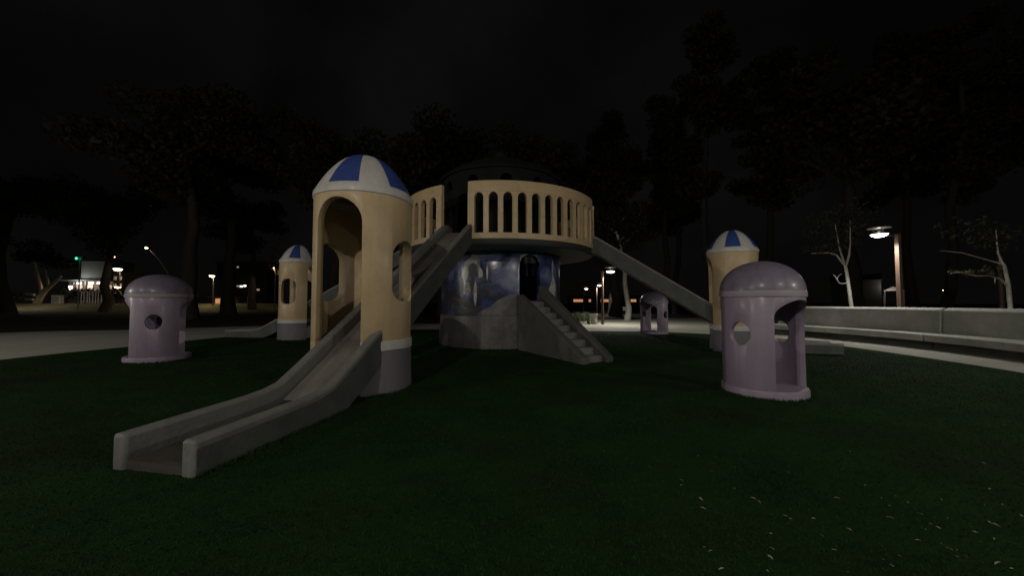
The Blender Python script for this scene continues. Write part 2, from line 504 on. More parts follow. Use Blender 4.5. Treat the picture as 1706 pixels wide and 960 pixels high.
# ------------------------------------------------------------------ slide towers
def tower(loc, axis, Rr, label, zs=1.0, based=(1, -1)):
    """round tower: openings at axis (slide out), axis+180 (slide in) and a window on each side"""
    t = thing('slide_tower', loc, 0, label, 'tower', 'round striped-dome towers on the slides')
    zb, zw, zt, zr = 0.71 * zs, 0.87 * zs, 3.31 * zs, 3.43 * zs
    hw = 0.40 * Rr / 0.83
    cuts = []
    arch = arch_profile(hw, -0.3, 3.22 * zs - hw, 3.22 * zs)
    for k in (0, PI): cuts.append(cutter(arch, axis + k, 0.15, 1.6))
    win = arch_profile(0.44 * Rr, 1.53 * zs, 2.60 * zs - 0.36 * Rr, 2.60 * zs, 12, 0.22)
    for k in (PI / 2, -PI / 2): cuts.append(cutter(win, axis + k, 0.15, 1.6))
    tw = 0.13
    part('wall', boolean(ring(Rr - tw, Rr, zw, zt).mesh('wall'), cuts, M['cream'], 35, 0.012), None, t)
    half = math.asin(hw / Rr)
    for sd in (1, -1):
        a0, a1 = (axis + half, axis + PI - half) if sd > 0 else (axis + PI + half, axis + 2 * PI - half)
        if sd in based:
            part('base', MB().lathe([(Rr - tw - 0.01, -0.03), (Rr + 0.03, -0.03), (Rr + 0.012, zb * 0.5), (Rr + 0.012, zb), (Rr - tw - 0.01, zb)], 36, a0, a1), M['plinth_grey'], t, 35, 0.01)
            part('base_band', MB().lathe([(Rr - tw + 0.004, zb), (Rr + 0.024, zb), (Rr + 0.024, zw), (Rr - tw + 0.004, zw)], 36, a0, a1), M['white'], t, 35, 0.01)
        else:
            part('pier_foot', MB().lathe([(Rr - tw, -0.03), (Rr, -0.03), (Rr, zw), (Rr - tw, zw)], 36, a0, a1), M['cream'], t, 35)
    # pale cornice under the dome
    part('cornice', MB().lathe([(Rr - tw, zt), (Rr + 0.005, zt), (Rr + 0.016, zt + 0.012), (Rr + 0.018, zr - 0.03), (Rr + 0.004, zr), (Rr - tw, zr)], 96), M['white'], t)
    H = 0.75 * zs * (0.5 + 0.5 * Rr / 0.83)
    def prof(q, off=0.0):
        u = 1 - q                                    # a low cap that meets the cornice at a slope
        nr, nz = 2.25 * H * u ** 1.25 / Rr, 1.0
        k = off / math.hypot(nr, nz)
        return ((Rr + 0.004) * u + k * nr, zr - 0.005 + H * (1 - u ** 2.25) + k * nz)
    dome = part('dome', MB().lathe([prof(i / 20 if i < 20 else 0.999) for i in range(21)], 80, closed=False), M['white'], t, 60)
    for k in range(5):
        a0 = axis + R(TWIST) + 2 * PI * k / 5
        a1 = a0 + 2 * PI / 10
        mb = MB()
        na, nq = 9, 18
        for i in range(na + 1):
            a = a0 + (a1 - a0) * i / na
            for q in range(nq + 1):
                r, z = prof(0.03 + 0.955 * q / nq, 0.004)
                mb.v.append((r * math.cos(a), r * math.sin(a), z))
        for i in range(na):
            for q in range(nq):
                mb.f.append((i * (nq + 1) + q, (i + 1) * (nq + 1) + q, (i + 1) * (nq + 1) + q + 1, i * (nq + 1) + q + 1))
        part('stripe', mb, M['blue'], dome, 60)
    return t
TWIST = 60.0
tower((-2.69, 6.74, 0), R(-99.5), 0.83, 'large cream tower with blue and white striped dome straddling the nearest slide', 1.0, (1,))
TWIST = 20.0
tower((-8.96, 15.6, 0), R(176), 0.70, 'small striped-dome cream tower seen beyond the nearest tower, near the left path', 0.955)
TWIST = 28.0
tower((7.0, 11.8, 0), R(-20), 0.71, 'striped-dome cream tower half hidden behind the largest lilac playhouse', 0.925)

# ------------------------------------------------------------------ slides
def slide(a, b, label, w=0.86):
    """chute from the deck edge A down to the lawn at B"""
    d = Vector((b[0] - a[0], b[1] - a[1], 0))
    Ln = d.length
    t = thing('slide', (a[0], a[1], 0), math.atan2(d.y, d.x), label, 'slide', 'concrete slides running down from the castle deck')
    sb = Ln - 1.68
    Z0, Z1 = 3.60, 0.115
    path = [(-0.45, Z0), (-0.05, Z0), (0.1, Z0 - 0.03)]
    def ramp(s): return Z0 - 0.06 + (Z1 - Z0 + 0.06) * (s - 0.15) / (sb - 0.15)
    for i in range(1, 9):
        s = 0.15 + (sb - 0.45) * i / 8
        path.append((s, ramp(s)))
    path += [(sb - 0.1, 0.18), (sb + 0.12, 0.135), (sb + 0.4, Z1), (Ln - 0.02, 0.085)]
    rt, rh = 0.145, 0.23
    def prism(y0, y1, lo, hi, ext=0.0):
        mb = MB(); k = len(path)  # uses the stretch of path set below
        for i, (s, z) in enumerate(path):
            s2 = s + (ext if i == k - 1 else 0)
            mb.v += [(s2, y0, lo(z)), (s2, y1, lo(z)), (s2, y1, hi(z)), (s2, y0, hi(z))]
        for i in range(k - 1):
            for q in range(4):
                q2 = (q + 1) % 4
                mb.f.append((i * 4 + q, i * 4 + q2, (i + 1) * 4 + q2, (i + 1) * 4 + q))
        mb.f += [(0, 1, 2, 3), tuple(4 * (k - 1) + q for q in (3, 2, 1, 0))]
        return mb
    under = lambda z: max(z - 0.36, -0.03)
    full = path
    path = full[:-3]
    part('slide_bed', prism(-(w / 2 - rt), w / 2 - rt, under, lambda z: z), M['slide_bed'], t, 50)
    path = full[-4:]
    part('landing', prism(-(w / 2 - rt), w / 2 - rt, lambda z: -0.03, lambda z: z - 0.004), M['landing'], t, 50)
    path = full
    for s in (-1, 1):
        y0, y1 = sorted((s * (w / 2 - rt), s * w / 2))
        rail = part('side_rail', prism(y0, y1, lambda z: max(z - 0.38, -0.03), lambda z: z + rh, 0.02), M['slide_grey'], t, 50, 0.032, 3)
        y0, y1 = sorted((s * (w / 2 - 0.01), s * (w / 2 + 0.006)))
        part('outer_face', prism(y0, y1, lambda z: max(z - 0.365, -0.03), lambda z: z + rh - 0.075), M['slide_skirt'], rail, 50)  # outer faces in a darker tone than the rails
    return t
CX, CY = -0.43, 14.27
slide((-1.62, 10.96), (-3.17, 3.33), 'nearest grey concrete slide passing through the large tower onto the front lawn', 0.92)
slide((-3.9, 15.0), (-12.6, 16.9), 'grey slide dropping left toward the pale path through the smaller left tower', 0.84)
slide((2.95, 13.25), (9.75, 11.25), 'grey slide descending right from the deck beneath dark trees', 0.84)

# ------------------------------------------------------------------ castle: drum, deck, parapet, hut
castle = thing('play_castle', (CX, CY, 0), 0, 'round play castle with mural drum and cream arched parapet around its upper deck', 'play castle')
DR, DK = 2.25, 3.52
door_a = R(-62.5)
dcut = cutter(arch_profile(0.39, 1.58, 2.72, 3.10), door_a, 1.2, 3.2)
part('drum_wall', boolean(ring(DR - 0.2, DR, 1.09, 3.2, rows=3).mesh('drum_wall'), [dcut], M['mural'], 35, 0.015), None, castle)
part('plinth', MB().lathe([(DR - 0.3, -0.03), (DR + 0.05, -0.03), (DR + 0.045, 0.5), (DR + 0.035, 1.065), (DR + 0.01, 1.09), (DR - 0.3, 1.09)], 96), M['rock_grey'], castle, 40)
part('chamber_floor', MB().lathe([(0.001, 1.40), (DR - 0.205, 1.40), (DR - 0.205, 1.56), (0.001, 1.56)], 48), M['stair'], castle)
# painted figures: thin raised coats of paint on the drum
def wall_patch(name, pts, m, rad, lift=0.006, label=None):
    """closed outline in (degrees, z) laid on the drum at radius RAD"""
    pts = [tuple(p) for p in spline([(a, z, 0) for a, z in pts], 4)]
    ca = sum(p[0] for p in pts) / len(pts); cz = sum(p[1] for p in pts) / len(pts)
    mb = MB()
    K = 4
    rows = []
    pts = [(a, max(z, 1.095)) for a, z, *_ in pts]
    for j in range(K + 1):
        f = j / K
        rows.append([(ca + (p[0] - ca) * f, cz + (p[1] - cz) * f) for p in pts])
    n = len(pts)
    for a, z in [(ca, cz)] + [q for r in rows[1:] for q in r]:
        t = R(a); mb.v.append(((rad + lift) * math.cos(t), (rad + lift) * math.sin(t), z))
    for i in range(n):
        mb.f.append((0, 1 + i, 1 + (i + 1) % n))
        for j in range(K - 1):
            o = 1 + j * n; p = 1 + (j + 1) * n
            mb.f.append((o + i, p + i, p + (i + 1) % n, o + (i + 1) % n))
    o = part(name, mb, m, castle, 60)
    if label: o['label'] = label
    return o
M['mural_pale'] = mat('mural_pale_paint', (0.58, 0.55, 0.50), 0.45, 0.3, 6, 0.1, 9, 0.2, dirt=(0.25, 0.24, 0.22), dscale=4)
M['mural_dark'] = mat('mural_dark_paint', (0.035, 0.032, 0.03), 0.45, 0.4, 5, 0.1, 9, 0.2)
M['mural_sage'] = mat('mural_sage_paint', (0.30, 0.31, 0.27), 0.45, 0.4, 6, 0.1, 9, 0.2, dirt=(0.07, 0.08, 0.06), dscale=4)
def blob(a, z, ra, rz, seed, n=9):
    rg = random.Random(seed)
    return [(a + ra * math.cos(2 * PI * i / n) * rg.uniform(0.75, 1.2), z + rz * math.sin(2 * PI * i / n) * rg.uniform(0.75, 1.2)) for i in range(n)]
wall_patch('mural_hill', [(-150, 1.10), (-150, 1.8), (-138, 1.72), (-126, 1.66), (-117, 1.60), (-109, 1.42), (-103, 1.33), (-100, 1.10), (-125, 1.098)], M['mural_dark'], DR, 0.0025)
wall_patch('mural_hill', [(-108, 1.10), (-104, 1.26), (-97, 1.38), (-91, 1.58), (-84, 1.72), (-76, 1.80), (-72, 1.55), (-71, 1.10), (-90, 1.098)], M['rock_grey'], DR, 0.005)
wall_patch('mural_mane', blob(-112.5, 2.72, 7.0, 0.32, 5), M['mural_sage'], DR, 0.005)
wall_patch('mural_petal', blob(-119.5, 2.45, 2.6, 0.26, 6), M['mural_pale'], DR, 0.008)
wall_patch('mural_petal', blob(-105.5, 2.48, 2.2, 0.17, 7), M['mural_pale'], DR, 0.008)
wall_patch('mural_petal', blob(-123.5, 2.10, 2.0, 0.28, 8), M['mural_sage'], DR, 0.007)
wall_patch('mural_petal', blob(-117, 1.95, 3.2, 0.24, 9), M['mural_sage'], DR, 0.007)
wall_patch('mural_petal', blob(-110.0, 1.80, 1.6, 0.40, 10), M['mural_pale'], DR, 0.008)
wall_patch('mural_face', blob(-112.5, 2.58, 4.3, 0.24, 11), M['mural_dark'], DR, 0.010)
wall_patch('mural_face', blob(-113.2, 2.12, 2.0, 0.22, 12), M['mural_dark'], DR, 0.010)
wall_patch('mural_wisp', blob(-99.5, 2.50, 0.8, 0.26, 13), M['mural_pale'], DR, 0.008)
wall_patch('mural_animal', [(-40.5, 1.62), (-36, 1.50), (-31, 1.70), (-29, 2.05), (-31.5, 2.32), (-34.0, 2.50), (-33.2, 2.85), (-35.2, 3.0), (-36.6, 2.75), (-35.4, 2.45), (-38.5, 2.15), (-41.5, 1.9)], M['mural_pale'], DR, 0.008, 'pale painted animal sitting beside the doorway')
# deck slab
part('deck_slab', MB().lathe([(DR - 0.25, 3.2), (DK - 0.12, 3.2), (DK - 0.12, 3.378), (DK - 0.135, 3.378), (DK - 0.135, 3.5), (DR - 0.25, 3.5)], 128), M['deck_dark'], castle)
part('deck_rim', MB().lathe([(DK - 0.118, 3.215), (DK - 0.06, 3.20), (DK - 0.03, 3.25), (DK - 0.03, 3.377), (DK - 0.118, 3.377)], 128), M['rim_shade'], castle)
# parapet with gaps where the three slides leave
GAPS = [(-119.2, -104.4), (-23.5, -9.5), (162.5, 177.5)]
gaps = sorted((a % 360, b % 360) for a, b in GAPS)
spans = [(gaps[i][1], gaps[(i + 1) % 3][0] + (360 if i == 2 else 0)) for i in range(3)]
PI_, PO_ = DK - 0.13, DK
def unit_mesh(step):
    """one pillar with the half arches on both sides, centred on angle 0"""
    st = R(step); pw = st * 0.36
    z0, zs_, zt_ = 3.56, 4.60, 4.76
    sw = st - pw
    outline = []
    outline.append((-pw / 2, z0)); outline.append((pw / 2, z0)); outline.append((pw / 2, zs_))
    for i in range(1, 7):
        a = PI - (PI / 2) * i / 6
        outline.append((pw / 2 + sw / 2 + sw / 2 * math.cos(a), zs_ + (zt_ - zs_) * math.sin(a)))
    outline.append((st / 2, zt_ + 0.02)); outline.append((-st / 2, zt_ + 0.02))
    for i in range(6, 0, -1):
        a = PI - (PI / 2) * i / 6
        outline.append((-(pw / 2 + sw / 2 + sw / 2 * math.cos(a)), zs_ + (zt_ - zs_) * math.sin(a)))
    outline.append((-pw / 2, zs_))
    mb = MB(); n = len(outline)
    for r in (PO_, PI_):
        for a, z in outline: mb.v.append((r * math.cos(a), r * math.sin(a), z))
    # faces: pillar strip, then the spandrels in fans
    def cap(o, flip):
        L1 = [0, 1, 2, n - 1]
        f = [tuple(o + i for i in L1), tuple(o + i for i in [n - 1] + list(range(2, n - 1)))]
        return [tuple(reversed(x)) for x in f] if flip else f
    mb.f += cap(0, False) + cap(n, True)
    for i in range(n):
        j = (i + 1) % n
        mb.f.append((i, j, j + n, i + n))
    return mb.mesh('parapet_pillar', M['cream'], 30)
units = {}
for a, b in spans:
    nu = round((b - a - 4) / 7.0)
    endw = 2.0
    step = (b - a - 2 * endw) / nu
    # rails over the whole span, end posts at its ends
    nseg = max(8, int((b - a) / 2))
    sec = part('parapet_bottom_rail', MB().lathe([(PI_, 3.38), (PO_ + 0.008, 3.38), (PO_ + 0.008, 3.56), (PI_, 3.56)], nseg, R(a), R(b)), M['cream'], castle, 35, 0.012)
    part('parapet_top_rail', MB().lathe([(PI_ - 0.004, 4.78), (PO_ + 0.002, 4.78), (PO_ + 0.003, 5.08), (PO_ - 0.012, 5.11), (PI_ - 0.004, 5.11)], nseg, R(a), R(b)), M['cream'], castle, 35, 0.012)
    for e0, e1 in ((a, a + endw), (b - endw, b)):
        part('parapet_end_post', MB().lathe([(PI_, 3.56), (PO_, 3.56), (PO_, 4.78), (PI_, 4.78)], 2, R(e0), R(e1)), M['cream'], castle, 35)
    key = round(step, 3)
    me = unit_mesh(step)
    for i in range(nu + 1):
        ang = a + endw + step * i
        if i in (0, nu): continue
        o = link('parapet_pillar', me, castle); o.rotation_euler = (0, 0, R(ang))
    # half arches against the end posts
    for ang, sgn in ((a + endw, 1), (b - endw, -1)):
        st = R(step); pw = st * 0.36; sw = st - pw
        out = [(0, 3.56), (pw / 2, 3.56), (pw / 2, 4.60)] + [(pw / 2 + sw / 2 + sw / 2 * math.cos(PI - PI / 2 * i / 6), 4.60 + 0.16 * math.sin(PI - PI / 2 * i / 6)) for i in range(1, 7)] + [(st / 2, 4.78), (0, 4.78)]
        mb = MB(); n = len(out)
        for r in (PO_, PI_):
            for t_, z in out: mb.v.append((r * math.cos(R(ang) + sgn * t_), r * math.sin(R(ang) + sgn * t_), z))
        mb.f += [tuple(range(n)), tuple(reversed(range(n, 2 * n)))] + [(i, (i + 1) % n, (i + 1) % n + n, i + n) for i in range(n)]
        part('parapet_pillar', mb, M['cream'], castle, 30)
# hut on the deck
hcuts = [cutter(arch_profile(0.42, 3.4, 4.85, 5.2), R(-122), 1.2, 3.2), cutter(arch_profile(0.42, 3.4, 4.85, 5.2), R(-17), 1.2, 3.2)]
for k in range(12):
    hcuts.append(cutter(arch_profile(0.20, 5.42, 5.62, 5.78, 8), R(-113.5 + 30 * k), 1.2, 3.2))
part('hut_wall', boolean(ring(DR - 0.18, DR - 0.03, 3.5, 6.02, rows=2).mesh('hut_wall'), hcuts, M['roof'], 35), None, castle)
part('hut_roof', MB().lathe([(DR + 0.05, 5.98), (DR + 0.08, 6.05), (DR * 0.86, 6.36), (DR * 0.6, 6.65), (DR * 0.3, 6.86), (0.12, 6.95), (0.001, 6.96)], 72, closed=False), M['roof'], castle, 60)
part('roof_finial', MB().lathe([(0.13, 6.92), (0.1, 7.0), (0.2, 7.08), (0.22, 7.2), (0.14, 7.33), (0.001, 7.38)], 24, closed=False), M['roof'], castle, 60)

# ------------------------------------------------------------------ staircase
st = thing('staircase', (CX + (DR + 0.06) * math.cos(door_a), CY + (DR + 0.06) * math.sin(door_a), 0), door_a, 'grey concrete staircase climbing from the lawn to the dark castle doorway', 'stairs')
RUN, RISE, NS = 3.12, 1.56, 9
for k in range(NS):
    z = RISE * (1 - k / NS)
    x0, x1 = RUN * k / NS, RUN * (k + 1) / NS
    part('step', MB().box(x0, x1 + 0.015, -0.27, 0.27, max(-0.03, z - 0.55), z - 0.02), M['tread'], st, 0, 0.02)
for s in (-1, 1):
    y0, y1 = sorted((s * 0.27, s * 0.50))
    mb = MB(); prof = [(0, -0.03), (RUN + 0.16, -0.03), (RUN + 0.16, 0.14), (0.0, 2.10 if s > 0 else 1.78)]
    mb.v = [(x, y0, z) for x, z in prof] + [(x, y1, z) for x, z in prof]
    mb.f = [(0, 1, 2, 3), (7, 6, 5, 4)] + [(i, i + 4, (i + 1) % 4 + 4, (i + 1) % 4) for i in range(4)]
    part('side_wall', mb, M['stair'], st, 0, 0.035, 3)

# ------------------------------------------------------------------ lilac playhouses
def playhouse(loc, waxis, label, Rr=0.605, zs=1.0):
    t = thing('playhouse', loc, 0, label, 'playhouse', 'lilac domed playhouses on the lawn')
    tw = 0.085
    dh = Rr * 0.70
    door = arch_profile(dh, 0.13, 1.55 - dh * 0.62, 1.55, 14)
    cuts = [cutter(door, waxis + k, 0.1, 1.4) for k in (PI / 2, -PI / 2)]
    win = [(0.165 * math.cos(2 * PI * i / 20), 1.0 + 0.19 * math.sin(2 * PI * i / 20)) for i in range(20)]
    cuts += [cutter(win, waxis + k, 0.1, 1.4) for k in (0, PI)]
    part('wall', boolean(ring(Rr - tw, Rr, 0.12, 1.60, rows=2).mesh('wall'), cuts, M['purple'], 35, 0.012), None, t)
    part('base', MB().lathe([(0.001, -0.03), (Rr + 0.018, -0.03), (Rr + 0.018, 0.09), (Rr + 0.008, 0.125), (0.001, 0.13)], 72), M['purple'], t, 40)
    part('band', MB().lathe([(Rr - tw, 1.60), (Rr + 0.016, 1.60), (Rr + 0.022, 1.62), (Rr + 0.022, 1.685), (Rr + 0.010, 1.70), (Rr - tw, 1.70)], 72), M['band_pale'], t)
    out = [((Rr + 0.012) * math.cos(PI / 2 * i / 18) ** 0.97, 1.70 + 0.51 * math.sin(PI / 2 * i / 18)) for i in range(18)] + [(0.001, 2.21)]
    part('dome', MB().lathe(out, 72, closed=False), M['purple_dome'], t, 60)
    t.scale = (1, 1, zs)
    return t
playhouse((4.24, 6.34, 0), R(-153.8), 'largest lilac domed playhouse in the front right of the lawn with round window')
playhouse((-9.35, 9.9, 0), R(-56.6), 'lilac domed playhouse standing alone at the left edge of the lawn', 0.655, 1.02)
playhouse((7.02, 18.45, 0), R(-52.7), 'small distant lilac playhouse under the right-hand slide by the lit plaza', 0.64, 0.93)

# ------------------------------------------------------------------ curved concrete bench
bench = thing('curved_bench', (2, 13, 0), 0, 'long curved grey concrete bench with high backrest behind the right edge of lawn', 'bench')
for a0, a1 in ((-46, -33.2), (-33, -4.2), (-4, 25)):
    part('seat', MB().lathe([(11.40, 0.25), (11.95, 0.25), (11.95, 0.515), (11.40, 0.475)], 24, R(a0), R(a1)), M['bench'], bench, 35, 0.03, 3)
    part('backrest', MB().lathe([(11.955, 0.0), (12.25, 0.0), (12.21, 1.36), (12.02, 1.27)], 24, R(a0), R(a1)), M['bench'], bench, 35, 0.05, 4)
    part('seat_support', MB().lathe([(11.72, -0.03), (11.94, -0.03), (11.94, 0.248), (11.72, 0.248)], 24, R(a0), R(a1)), M['stair'], bench, 35)

# ------------------------------------------------------------------ fallen leaves
def leaf_mesh(seed):
    rg = random.Random(seed)
    mb = MB(); n = 6
    for i in range(n + 1):
        u = i / n
        w = 0.0095 * math.sin(PI * u) ** 0.7 * rg.uniform(0.85, 1.15) + 0.0008
        z = 0.012 + 0.006 * math.sin(PI * u) * rg.uniform(0.4, 1.2) + rg.uniform(0, 0.002)
        x = -0.032 + 0.064 * u
        mb.v += [(x, -w, z + 0.008 * rg.uniform(0.5, 1)), (x, 0, z), (x, w, z + 0.008 * rg.uniform(0.5, 1))]
    for i in range(n):
        for q in range(2):
            mb.f.append((i * 3 + q, i * 3 + q + 1, i * 3 + q + 4, i * 3 + q + 3))
    return mb.mesh('fallen_leaf', M['dry_leaf'], 60)
lm = [leaf_mesh(i) for i in range(5)]
LEAVES = [(1.17,2.33),(1.19,2.29),(1.17,2.14),(1.67,2.46),(1.51,2.24),(1.42,2.13),(1.91,2.66),(1.92,2.63),(2.08,2.63),(1.98,2.44),(2.47,2.89),(2.82,2.90),(2.95,2.92),(2.95,2.83),(2.77,2.79),(2.61,2.63),(2.87,2.68),(3.01,2.63),(2.82,2.57),(2.82,2.52),(2.54,2.39),(2.65,2.36),(2.15,2.22),(2.14,2.16),(2.28,2.25),(3.00,2.47),(3.04,2.41),(3.48,2.80),(3.62,2.81),(3.82,3.04),(3.24,2.59),(3.23,2.55),(3.56,2.66),(2.77,2.18),(2.79,2.14),(1.83,2.88),(1.84,2.84),(1.43,2.88),(1.38,2.75),(1.42,3.18),(1.38,3.09),(1.76,3.34),(1.81,3.68),(1.78,3.04),(2.88,3.10),(3.38,3.78),(4.38,3.52),(6.01,4.60),(1.94,2.30),(1.57,2.31),(2.68,2.30),(2.64,2.31),(2.67,2.25),(3.25,2.88),(2.21,2.50),(2.72,2.51),(2.61,2.24),(1.86,2.12)]
rg = random.Random(11)
for i in range(10):
    LEAVES.append((rg.uniform(0.6, 4.2), rg.uniform(2.1, 4.2)))
for i, (x, y) in enumerate(LEAVES):
    o = link('fallen_leaf', lm[i % 5])
    o.location = (x, y, 0.006)
    o.rotation_euler = (rg.uniform(-0.35, 0.35), rg.uniform(-0.3, 0.3), rg.uniform(0, 6.28))
    s = rg.uniform(0.3, 0.8) if i < 58 else rg.uniform(0.2, 0.4)
    s *= 0.7 if i > 40 else 0.85
    o.scale = (s, s, s)
    tag(o, 'small pale dry leaf lying on the dark lawn in front', 'leaf', 'pale dry leaves scattered on the lawn')

# ------------------------------------------------------------------ lamps
def light(name, kind, loc, power, col, parent, size=0.15, spot=None, aim=None):
    d = bpy.data.lights.new(name, kind)
    d.energy = power; d.color = col
    d.shadow_soft_size = size
    if kind == 'SPOT':
        d.spot_size = spot; d.spot_blend = 0.35
    o = bpy.data.objects.new(name, d); C.objects.link(o)
    o.location = loc; o.parent = parent
    return o

def park_lamp(loc, rz, H, label, power, reach=0.62, spot=R(166), col=(1.0, 0.97, 0.88), post_w=0.08, lit=True):
    """square timber post, short arm, round luminaire with a plate above it; the arm points along local -x"""
    t = thing('park_lamp', loc, rz, label, 'lamp post', 'park lamp posts around the playground')
    p = MB()
    w0, w1 = post_w, post_w * 0.93
    p.v = [(sx * w, sy * w, z) for w, z in ((w0, -0.03), (w1, H)) for sx, sy in ((-1, -1), (1, -1), (1, 1), (-1, 1))]
    p.f = [(0, 3, 2, 1), (4, 5, 6, 7)] + [(i, (i + 1) % 4, (i + 1) % 4 + 4, i + 4) for i in range(4)]
    part('post', p, M['post'], t, 0, 0.012)
    part('arm', MB().box(-reach, -w1, -0.03, 0.03, H - 0.10, H - 0.05), M['dark_metal'], t, 0)
    hd = part('lamp_head', MB().lathe([(0.001, 0.10), (0.10, 0.10), (0.22, 0.05), (0.235, 0.03), (0.235, 0.012), (0.20, 0.012), (0.001, 0.012)], 32, closed=False), M['dark_metal'], t, 40)
    hd.location = (-reach - 0.08, 0, H - 0.05); hd.scale = (1.35, 1.35, 1.2)
    df = part('diffuser', MB().lathe([(0.001, -0.085), (0.10, -0.074), (0.17, -0.035), (0.2, 0.010)], 32, closed=False), M['diff'], hd, 60)
    plate = part('top_plate', MB().lathe([(0.001, 0.25), (0.27, 0.235), (0.28, 0.22), (0.001, 0.23)], 32, closed=False), M['pale_rail'], hd, 40)
    for k in range(3):
        a = 2 * PI * k / 3
        part('strut', MB().tube([(0.12 * math.cos(a), 0.12 * math.sin(a), 0.08), (0.16 * math.cos(a), 0.16 * math.sin(a), 0.232)], 0.01, 6), M['dark_metal'], hd)
    if power:
        light('lamp_light', 'SPOT' if spot else 'POINT', (-reach - 0.08, 0, H - 0.28), power, col, t, 0.10, spot)
        # the small upward glow between head and plate
        u = light('lamp_glow', 'POINT', (-reach - 0.08, 0, H + 0.12), 1.6, col, t, 0.05)
    return t
park_lamp((15.95, 15.3, 0), R(8), 4.35, 'tall park lamp with lit head on a brown post just behind the curved bench', LAMP_PARK, 0.8)
park_lamp((6.3, 25.94, 0), R(150), 3.72, 'lit park lamp on a brown post on the pale plaza beside the stone planter', LAMP_PARK * 1.25, 0.5)
park_lamp((11.12, 49, 0), R(140), 3.85, 'distant lit park lamp seen just past the plaza lamp post', LAMP_PARK * 1.2, 0.4)
park_lamp((11.9, 62, 0), R(180), 3.9, 'farthest thin park lamp beyond the planter among dark trees', 60, 0.4)
# the same lamps go on round the playground outside the picture and light its near side
park_lamp((8.2, -3.4, 0), R(-20), 6.3, 'park lamp behind the curved bench outside the right of the view', LAMP_MAIN, spot=None, col=(1.0, 0.93, 0.83))
park_lamp((12.6, 1.4, 0), R(-20), 4.5, 'added unseen park lamp brightening the right edge of the lawn', LAMP_MAIN * 1.15, spot=None, col=(1.0, 0.95, 0.86))  # extra lamp added out of view to brighten the right lawn
park_lamp((-24.0, 4.5, 0), R(180), 5.0, 'park lamp by the pale path outside the left of the view', LAMP_LEFT, spot=None, col=(1.0, 0.95, 0.86))
for x, y, k, lb in ((-17, -8, 0.75, 'park lamp behind the photographer on the left'), (-4.2, -8.6, 1.0, 'park lamp straight behind the photographer'), (9, -22, 0.2, 'park lamp behind the photographer on the right')):
    park_lamp((x, y, 0), R(-90), 9.0, lb, LAMP_BACK * k, spot=None, col=(1.0, 0.93, 0.83))

# ------------------------------------------------------------------ trees
def leaf_cloud(mb, c, r, n, size, rg):
    for _ in range(n):
        while True:
            p = Vector((rg.uniform(-1, 1), rg.uniform(-1, 1), rg.uniform(-1, 1)))
            if p.length <= 1: break
        p = Vector(c) + Vector((p.x * r[0], p.y * r[1], p.z * r[2]))
        a = Vector((rg.gauss(0, 1), rg.gauss(0, 1), rg.gauss(0, 1))).normalized()
        b = a.cross(Vector((rg.gauss(0, 1), rg.gauss(0, 1), rg.gauss(0, 1)))).normalized()
        s = size * rg.uniform(0.6, 1.3)
        o = len(mb.v)
        mb.v += [tuple(p + a * s), tuple(p + b * s * 0.5), tuple(p - a * s), tuple(p - b * s * 0.5)]
        mb.f.append((o, o + 1, o + 2, o + 3))

def raw_mesh(mb, name, m):
    me = bpy.data.meshes.new(name); me.from_pydata(mb.v, [], mb.f); me.materials.append(m); me.update(); return me

def make_tree(seed, H, tr, spread, first, leafm, barkm, tall=False):
    """returns trunk mesh and crown mesh; H full height, first = height of the lowest limb"""
    rg = random.Random(seed)
    tk = MB(); cr = MB()
    pts, rad = [], []
    x = y = 0
    top = H * (0.92 if tall else 0.72)
    for i in range(9):
        u = i / 8
        pts.append((x, y, -0.1 + (top + 0.1) * u)); rad.append(tr * (1.25 - 0.25 * min(1, u * 8)) * (1 - 0.75 * u))
        x += rg.uniform(-1, 1) * 0.02 * H; y += rg.uniform(-1, 1) * 0.02 * H
    tk.tube(pts, rad, 10)
    nl = 13 if tall else 10
    for k in range(nl):
        u = first / H + (0.9 - first / H) * (k + rg.random()) / nl
        z = H * u
        q = min(7, int(u * H / top * 8)); base = Vector(pts[q]).lerp(Vector(pts[min(8, q + 1)]), 0.5); base.z = min(z, top)
        a = rg.uniform(0, 6.28)
        ln = spread * (0.55 + 0.45 * rg.random()) * (1.05 - 0.5 * u if tall else math.sin(PI * min(1, 0.25 + 0.75 * u)) ** 0.6)
        end = base + Vector((math.cos(a) * ln, math.sin(a) * ln, ln * (0.15 if tall else 0.5)))
        mid = base.lerp(end, 0.5) + Vector((0, 0, 0.08 * ln))
        r0 = tr * 0.38 * (1 - 0.6 * u)
        tk.tube([base, mid, end], [r0, r0 * 0.6, r0 * 0.2], 6)
        for j in range(4):
            c = base.lerp(end, 0.4 + 0.2 * j) + Vector((rg.gauss(0, 0.14), rg.gauss(0, 0.14), rg.gauss(0, 0.1))) * spread
            leaf_cloud(cr, c, (spread * 0.30, spread * 0.30, spread * (0.16 if tall else 0.2)), 240, 0.02 * spread + 0.07, rg)
    return tk.mesh('trunk', barkm, 50), raw_mesh(cr, 'crown', leafm)

